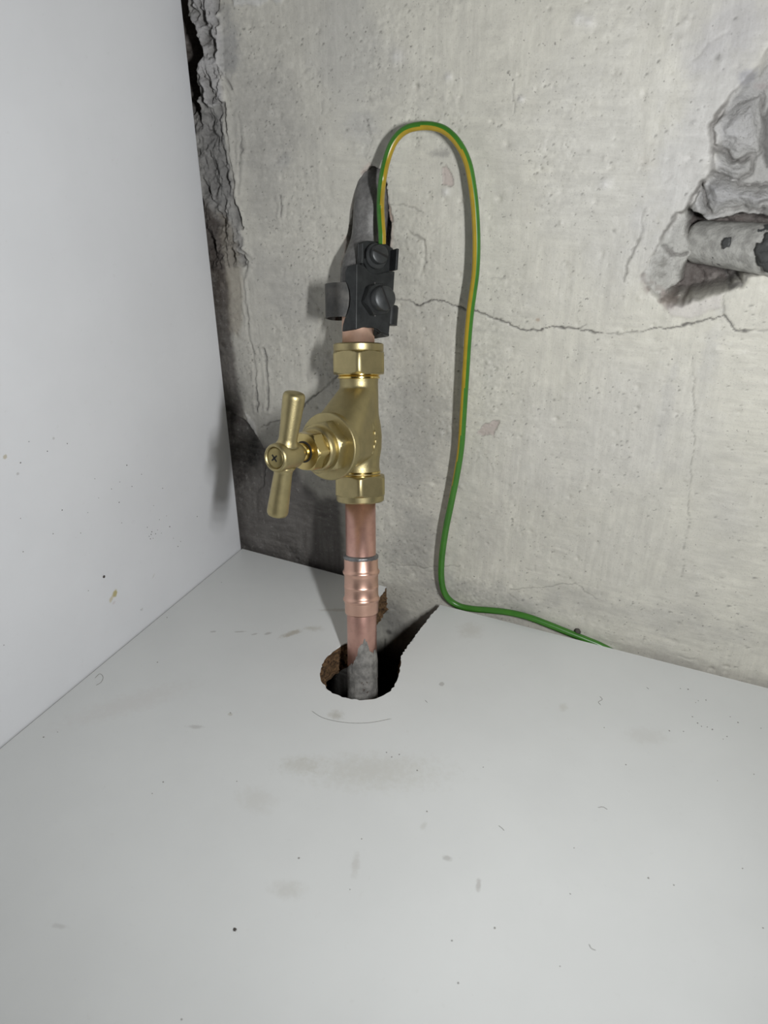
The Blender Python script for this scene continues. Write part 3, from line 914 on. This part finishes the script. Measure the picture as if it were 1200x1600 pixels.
def solid(name, parts, voxel, smooth_it, mat, parent):
    tmp = mesh('tmp', *merge(*parts), mat)
    for k, v in (('REMESH', None), ('SMOOTH', None)):
        m = tmp.modifiers.new(k, k)
        if k == 'REMESH':
            m.mode = 'VOXEL'; m.voxel_size = voxel * S; m.use_smooth_shade = True
        else:
            m.iterations = smooth_it; m.factor = .5
    dg = bpy.context.evaluated_depsgraph_get()
    me = bpy.data.meshes.new_from_object(tmp.evaluated_get(dg))
    bpy.data.objects.remove(tmp)
    me.name = name
    rl = root_loc(parent)
    me.transform(Matrix.Translation(-Vector(rl)))
    me.polygons.foreach_set('use_smooth', [True] * len(me.polygons))
    if not me.materials: me.materials.append(mat)
    o = link(bpy.data.objects.new(name, me))
    o.parent = parent
    return o
body = solid('valve_body', [barrel, cone], .45, 14, BRASS, valve)
o = sharp(mesh('flange', *flange, BRASS, valve)); bevel(o, .3)
# raised casting marks
def dome(c, n, r, h):
    return lathe([(-.4, r), (0, r), (h * .6, r * .75), (h, r * .3), (h * 1.02, 0.0001)], c, n, (.3, .2, .9), 14)
mesh('casting_pip', *dome(pt(10.4, 26.1, -6.6 if (SIDE @ R_) < 0 else 6.6), SA, 1.0, .8), BRASS, body)
marks = []
for u, v, r in [(583, 668, 1.0), (587, 677, .9), (588, 690, .9), (586, 698, 1.0), (582, 707, .8), (574, 697, .8), (575, 680, 1.0), (570, 676, .7), (569, 684, .7), (570, 698, .8), (568, 704, .8), (582, 664, .7)]:
    d = sight(u, v); d = d / np.linalg.norm(d)
    # meet the barrel (radius 10.4 about the pipe axis)
    w = CAM - A0
    dp, wq = d - AX * (d @ AX), w - AX * (w @ AX)
    A, B, Cc = dp @ dp, 2 * dp @ wq, wq @ wq - 10.5 ** 2
    disc = B * B - 4 * A * Cc
    if disc <= 0: continue
    p = CAM + d * ((-B - math.sqrt(disc)) / 2 / A)
    nn = unit((p - A0) - AX * ((p - A0) @ AX))
    marks.append(lathe([(-.6, r), (.1, r), (.38, r * .7), (.42, 0.0001)], p, nn, AX, 12, lambda t, s, q: q * (1 + .5 * abs(math.cos(t)))))
mesh('casting_mark', *merge(*marks), BRASS, body)
# compression nuts
for lo, hi, flip in ((585, 537, False), (783, 742, True)):
    s0, s1 = s_at(lo), s_at(hi)
    L = s1 - s0
    if not flip:
        hx = hexagon(s0, s0 + L * .74, 23.4, A0, AX, TOCAM, (1, 1))
        col = lathe([(s0 + L * .70, 10.9), (s0 + L * .74, 11.5), (s0 + L * .78, 11.7), (s1 - .5, 11.7), (s1, 11.2), (s1, 7.6)], A0, AX, TOCAM, 64)
        th = lathe([(s0 - 2.2, 9.2), (s0 - 1.9, 9.9), (s0 - 1.2, 9.9), (s0 - .8, 9.3), (s0 - .3, 10), (s0 + .3, 10)], A0, AX, TOCAM, 64)
    else:
        hx = hexagon(s0 + L * .24, s1, 23.2, A0, AX, TOCAM, (1, 1))
        col = lathe([(s0, 7.6), (s0, 10.8), (s0 + .6, 11.4), (s0 + L * .24, 11.6), (s0 + L * .3, 11.0)], A0, AX, TOCAM, 64)
        th = lathe([(s1 - .3, 10), (s1 + .3, 10), (s1 + .8, 9.3), (s1 + 1.2, 9.9), (s1 + 1.9, 9.9), (s1 + 2.2, 9.2)], A0, AX, TOCAM, 64)
    n = sharp(mesh('compression_nut', *hx, BRASS_NUT, valve), 25)
    sharp(mesh('collar', *col, BRASS_NUT, n), 40)
    sharp(mesh('thread_ring', *th, BRASS_SHINE, n), 40)
# headgear: hexagon, step, gland nut, spindle
HREF = AX * math.cos(.30) + SIDE * math.sin(.30)
o = sharp(mesh('bonnet', *hexagon(25.8, 32.1, 21.6, VC, SA, HREF, (0, 1), 0, 1.0), BRASS, valve), 25)
sharp(mesh('shoulder', *lathe([(31.6, 9.8), (35.2, 9.6), (36, 9.0), (36, 8), (36.6, 8), (36.6, 5)], VC, SA, AX, 64), BRASS_NUT, o), 30)
gl = sharp(mesh('gland_nut', *merge(hexagon(36.2, 43.2, 15.6, VC, SA, HREF, (0, 1), .3, .9)), BRASS_GLAND, valve), 25)
sharp(mesh('gland_hole_ring', *lathe([(43.0, 4.7), (43.24, 4.65), (43.3, 4.5), (43.3, 4.0)], VC, SA, AX, 40), BLACK, gl), 40)  # black ring painted in for the shaded hole round the spindle
mesh('spindle', *lathe([(39, 3.95), (SL - 13, 3.95)], VC, SA, AX, 40), BRASS_SHINE, valve)
# tee handle
E1_, E2_ = AX - SA * (AX @ SA), SIDE
best = None
hc = VC + SA * (SL - 7.2)
for k in range(-60, 61):
    ph = math.radians(k)
    d = unit(unit(E1_) * math.cos(ph) + unit(E2_) * math.sin(ph))
    p, q = proj(hc + d * 27), proj(hc - d * 27)
    e = abs((p[0] - q[0]) / (q[1] - p[1]) - (452.5 - 424.5) / 198.0)
    if best is None or e < best[0]: best = (e, d)
ARM = best[1]
hub = mesh('tee_handle', *lathe([(SL - 15.5, 4.3), (SL - 14.6, 4.6), (SL - 13.4, 5.5), (SL - 12, 6.0), (SL - 2, 6.15), (SL - .8, 6.0), (SL - .15, 5.5), (SL, 5.1), (SL - .2, 4.75), (SL - 1.1, 4.65), (SL - 1.1, .01)], VC, SA, ARM, 64, lambda t, s, r: r * HS), BRASS, valve)
def arm(sg):
    return lathe([(q * HS, r) for q, r in ((4.6, 5.2), (5.6, 4.55), (6.6, 4.1), (8, 3.95), (25.2, 4.72), (26.4, 4.6), (27.3, 4.1), (27.7, 3.2), (27.85, 1.5), (27.9, .001))], hc, ARM * sg, SA, 40, lambda t, s, r: r * HS)
for sg in (1, -1): mesh('handle_arm', *arm(sg), BRASS, hub)
scr = sharp(mesh('handle_screw', *lathe([(SL - 1.3, 4.35), (SL - .75, 4.3), (SL - .4, 3.9), (SL - .1, 2.4), (SL - .02, .001)], VC, SA, ARM, 40), BRASS_SCREW, hub), 50)
V, Fc = [], []
for k in range(4):
    t = math.pi / 2 * k + .9
    dd = unit(ARM) * math.cos(t) + np.cross(SA, ARM) * math.sin(t)
    ee = np.cross(SA, dd)
    q = [VC + SA * (SL + .03) + dd * a + ee * b for a, b in ((0, -.42), (1.75, -.3), (1.75, .3), (0, .42))]
    V, Fc = merge((V, Fc), plate(q, .5, SA))
mesh('cross_recess', V, Fc, BLACK, hub, False)

# ------------------------------------------------------------------ earth clamp
CB = ax(468)
TC = unit(TOCAM - AX * (TOCAM @ AX))
RC = np.cross(AX, TC)
if RC @ R_ < 0: RC = -RC
NN = unit(TC * math.cos(.50) + RC * math.sin(.50))        # the plate faces a little right of the viewer
EX = unit(RC * math.cos(.50) - TC * math.sin(.50))
clamp = empty('earth_clamp', CB, 'dark steel earth bonding clamp with band and slotted screws above the brass valve', 'pipe clamp')
def cl(u, v, d):
    """point of a sight line on the plane lying d in front of the pipe axis"""
    r = sight(u, v)
    return CAM + r * (((CB + NN * d - CAM) @ NN) / (r @ NN))
PD = 12.0
front = [(557, 412), (562, 412), (570, 416), (577, 423), (583, 427), (591, 428), (599, 426), (606, 424), (617, 424), (615, 455), (611, 490), (608, 522), (596, 519), (590, 514), (583, 512), (576, 512), (571, 511), (566, 512), (560, 514), (556, 514.5)]
pl = mesh('clamp_plate', *plate([cl(u, v, PD) for u, v in front], 1.6, NN), STEEL, clamp, False)
bevel(pl, .35)
# folded left flange with its arched opening
fold = unit(-EX * .45 - NN * .9)
top, bot = cl(557, 412, PD), cl(556, 514.5, PD)
def fl_pt(q, w): return top + (bot - top) * q + fold * w - NN * .2
flp = [fl_pt(0.0, .0), fl_pt(.02, 5), fl_pt(.1, 6), fl_pt(.24, 6.2), fl_pt(.30, 4.8), fl_pt(.40, 3.6), fl_pt(.52, 3.2), fl_pt(.64, 3.6), fl_pt(.74, 4.8), fl_pt(.82, 6.2), fl_pt(.92, 7.2), fl_pt(1.02, 7.5), fl_pt(1.0, 0)]
flg = unit(np.cross(bot - top, fold))
if flg @ TOCAM < 0: flg = -flg
bevel(mesh('side_flange', *plate(flp, 1.4, flg), STEEL, clamp, False), .4)
# bent lower right lug and threaded stub behind it
lug = [cl(584, 511, PD - 1.6), cl(590, 513, PD - 1.6), cl(597, 519, PD - 1.6), cl(608, 521.5, PD - 1.6), cl(604, 523, PD - 9), cl(583, 526, PD - 9)]
mesh('lower_lug', *plate(lug, 1.0, AX), STEEL, clamp, False)
c = cl(608, 497, PD - 4.5)
prof = [(-3, 0.001)]
for k in range(14):
    prof += [(-3 + k * .6, 4.1), (-3 + k * .6 + .3, 3.7)]
prof += [(5.6, 3.6), (5.8, .001)]
mesh('threaded_stub', *lathe(prof, c, AX * .98 + EX * .1, EX, 36), STEEL, clamp)
# band: a strap round the back of the pipe with a slack loop at the left
def band(outline, s0, s1, th):
    P = spline(outline, 8)
    T = np.gradient(P, axis=0)
    nr = np.stack([-T[:, 1], T[:, 0]], 1)
    nr /= np.linalg.norm(nr, axis=1)[:, None]
    V, Fc = [], []
    for (x, y), (nx_, ny_) in zip(P, nr):
        for sgn in (1, -1):
            for s in (s0, s1):
                V.append(CB + RC * (x + nx_ * th / 2 * sgn) + TC * (y + ny_ * th / 2 * sgn) + AX * s)
    n = len(P)
    for i in range(n - 1):
        a, b = 4 * i, 4 * i + 4
        Fc += [(a, a + 1, b + 1, b), (a + 2, a + 3, b + 3, b + 2), (a, a + 2, b + 2, b), (a + 1, a + 3, b + 3, b + 1)]
    Fc += [(0, 1, 3, 2), (4 * n - 4, 4 * n - 3, 4 * n - 1, 4 * n - 2)]
    return V, Fc
s_lo, s_hi = s_at(498) - s_at(468), s_at(446) - s_at(468)
bd = sharp(mesh('steel_band', *band([(-1, 9.4), (-5, 9.6), (-10, 9.2), (-13.4, 7.0), (-14.6, 3.0), (-14.2, -2), (-12.6, -6.2), (-9.8, -8.4), (-7.6, -8.2), (-4.8, -8.0), (0, -8.4), (4.8, -7.0), (7.6, -3.6), (8.5, 1), (8.0, 6), (7.6, 10.2)], s_lo, s_hi, .7), BAND, clamp), 40)
# nut and slotted screws
def slotted(c, nrm, r, h, ang, mat, parent, name):
    up = unit(AX * math.cos(ang) + EX * math.sin(ang))
    o = sharp(mesh(name, *lathe([(0, r * .97), (h * .7, r), (h * .9, r * .93), (h, r * .78), (h, .001)], c, nrm, up, 48), mat, parent), 35)
    sd = np.cross(nrm, up)
    q = [c + nrm * (h + .04) + up * a + sd * b for a, b in ((-r * .93, -.42), (r * .93, -.42), (r * .93, .42), (-r * .93, .42))]
    m = mesh('slot', *plate(q, .9, nrm), BLACK, o, False)
    e = [c + nrm * (h + .10) + up * a + sd * b for a, b in ((-r * .85, .42), (r * .85, .42), (r * .85, .62), (-r * .85, .62))]
    mesh('slot_edge', *plate(e, .3, nrm), BAND, o, False)
    return o
cn = cl(586, 469, PD)
sharp(mesh('hexagon_nut', *hexagon(0, 4.2, 13.0, cn, NN, AX, (0, 1), .35, .9), STEEL, clamp), 25)
slotted(cn + NN * 4.2 + EX * .2, NN, 5.5, 5.2, -.42, STEEL_SCREW, clamp, 'slotted_screw')
# terminal on top: saddle with two upright ears, washer and screw
ct = cl(586, 401, PD - 1)
def saddle():
    q = [cl(u, v, PD - 2.2) for u, v in ((560, 380), (574, 376), (598, 378), (614, 388), (615, 420), (598, 432), (572, 430), (560, 416))]
    return plate(q, 1.3, NN)
bevel(mesh('terminal_saddle', *saddle(), STEEL, clamp, False), .3)
def ear(a, b, c_, d_, h):
    q = [cl(*a, PD - 2.2), cl(*b, PD - 2.2), cl(*b, PD - 2.2) + NN * h, cl(*a, PD - 2.2) + NN * h]
    n = unit(np.cross(q[1] - q[0], NN))
    return plate(q, 1.3, n)
bevel(mesh('terminal_ear', *ear((561, 381), (560, 413), 0, 0, 3.0), STEEL, clamp, False), .3)
bevel(mesh('terminal_ear', *ear((610, 391), (608, 424), 0, 0, 5.5), STEEL, clamp, False), .3)
sharp(mesh('neck_tab', *plate([cl(u, v, PD - .9) for u, v in ((566, 404), (608, 404), (606, 424), (603, 427), (594, 430), (583, 428), (574, 421))], 1.2, NN), STEEL, clamp, False))
sharp(mesh('washer', *lathe([(0, 5.4), (1.8, 5.5), (2.1, 5.2), (2.1, 3)], ct, NN, AX, 48), STEEL_SCREW, clamp), 35)
slotted(ct + NN * 2.1 + AX * .4, NN, 4.25, 3.2, 1.92, STEEL_SCREW, clamp, 'slotted_screw')

# ------------------------------------------------------------------ earth wire
yend = (ct + NN * .8)[1]
yend = (ct - NN * 1.5)[1]
W = [(597, 381, yend), (597, 366, yend + .4), (595.5, 345, yend + 2.0), (594.5, 318, yend + 4.2), (597, 285, -15.5), (604, 250, -12), (615, 222, -10), (632, 204, -8.6), (655, 197, -7.8), (680, 198, -7.4), (700, 207, -7.2), (718, 227, -7.2), (731, 255, -7.6),
     (738, 290, -8.4), (742.5, 330, -9.2), (744.5, 380, -10.2), (743, 425, -10.8), (738.5, 460, -11.2), (734.5, 490, -11.4), (731, 530, -11.4), (728.5, 570, -11), (726, 610, -10.6), (723.5, 650, -10.2), (720, 700, -9.8), (713, 745, -9.6),
     (704, 790, -9.4), (696, 830, -9.0), (690.5, 870, -8.4), (689.5, 900, -7.4), (693, 922, -6.0), (702, 937, -4.6), (718, 947, -3.8), (740, 951.5, -3.1), (765, 953.5, -2.8), (795, 957, -2.7), (825, 964, -2.7), (855, 975, -2.7), (885, 987, -2.7), (915, 999, -2.6), (945, 1012, -2.4), (985, 1036, -2.4), (1030, 1070, -2.4)]
WP = spline(np.array([wall_pt(u, v, y) for u, v, y in W]), 7)
NW = 24
Vw, Fw = tube(WP, 1.72, NW, True, (1, 0, 0))
uv = np.array([proj(p) for p in WP])
ct_uv = np.array([668, 420])
is_y = []
for i in range(len(WP) - 1):
    T = unit(WP[min(i + 1, len(WP) - 1)] - WP[max(i - 1, 0)])
    view = unit(CAM - WP[i]); view = unit(view - T * (view @ T))
    lat = np.cross(T, view)                       # the loop's inner side: its right hand going over the top
    v = uv[i][1]
    prog = i / (len(WP) - 1)
    # the printed stripe winds slowly: near the front on the left limb, round to the back low on the right limb
    ang = np.interp(uv[i][1] if prog > .3 else 0, [0, 250, 500, 640, 745, 800], [50, 47, 47, 56, 90, 125]) if prog > .22 else 48
    dirn = view * math.cos(math.radians(ang)) + lat * math.sin(math.radians(ang)) * (-1 if (lat @ (np.array(wall_pt(668, 420)) - WP[i])) < 0 and prog < .5 else 1)
    for k in range(NW):
        m = np.mean([Vw[i * NW + k], Vw[i * NW + (k + 1) % NW], Vw[(i + 1) * NW + k], Vw[(i + 1) * NW + (k + 1) % NW]], axis=0) - (WP[i] + WP[i + 1]) / 2
        is_y.append(unit(m) @ dirn > math.cos(math.radians(49)) and prog < .72)
is_y += [False, False]
wire = empty('earth_wire', WP[-1], 'green and yellow earth wire looping over from the clamp down behind the cabinet base', 'wire')
def sub(keep):
    fs = [f for f, y in zip(Fw, is_y) if y == keep]
    ids = sorted(set(i for f in fs for i in f))
    mp = {i: k for k, i in enumerate(ids)}
    return [Vw[i] for i in ids], [tuple(mp[i] for i in f) for f in fs]
def wire_part(name, keep, mat):
    V, Fc = sub(keep)
    me_o = mesh(name, V, Fc, mat, wire)
    return me_o
wire_part('green_insulation', False, GREEN)
wire_part('yellow_stripe', True, YELLOW)

# ------------------------------------------------------------------ old painted pipe in the hole, lump by the wire
M = Mat('flaking_pipe_paint')
c = M.mix(M.ramp(M.noise(300, 4, .6), .35, .65), (.30, .295, .275), (.45, .445, .415))
c = M.mix(M.ramp(M.noise(105, 4, .62), .64, .66), c, (.055, .058, .058))
M.color(c)
M.bump(M.noise(420, 5, .7), .7, .9)
OLDPAINT = M.set(.55)
B0, B1, B2 = wall_pt(1084, 377, 17), wall_pt(1200, 390, 1.0), wall_pt(1420, 425, -8)
P = resample(np.vstack([B0, B1, B2, B2 + unit(B2 - B1) * np.array([1, 0, 1]) * 560]), 2.0)
rr2 = random.Random(12)
rad = np.array([9.6 + rr2.uniform(-.15, .15) for _ in P])
rad *= np.interp(np.arange(len(P)), [0, 20], [.84, 1.0])
rad[0] = 7.0
old = empty('old_pipe', B1, 'old off-white painted pipe with black flaked patches in the broken wall hole', 'pipe')
mesh('pipe_barrel', *tube(P, rad, 40), OLDPAINT, old)
V, Fc = [], []
for u, v, r in [(1192, 392, 3.6), (1199, 405, 4.0), (1203, 372, 2.6), (1134, 379, 2.0)]:
    d = sight(u, v); d = d / np.linalg.norm(d)
    a = unit(B1 - B0); w = CAM - B0
    dp, wq = d - a * (d @ a), w - a * (w @ a)
    A, B, Cc = dp @ dp, 2 * dp @ wq, wq @ wq - 9.75 ** 2
    p = CAM + d * ((-B - math.sqrt(max(0, B * B - 4 * A * Cc))) / 2 / A)
    nn = unit((p - B0) - a * ((p - B0) @ a))
    jit = [rr2.uniform(.65, 1.25) for _ in range(18)]
    V, Fc = merge((V, Fc), lathe([(-.8, r), (.02, r), (.16, r * .6), (.2, .001)], p, nn, a, 18, lambda t, s, q: q * jit[int(t / 2 / math.pi * 18) % 18]))
M = Mat('bare_iron')
M.color(M.mix(M.noise(600, 4), (.035, .037, .037), (.075, .076, .074)))
M.bump(M.noise(700, 4), .3)
tag(mesh('bare_patch', V, Fc, M.set(.6), old), 'black bare iron where paint has flaked off')
o = mesh('grit_lump', *crumb(wall_pt(903, 986, -1.6), 1.9, 21, .8, 1), DIRT)
tag(o, 'small dark lump of grit on the wall just above the green wire', 'lump')
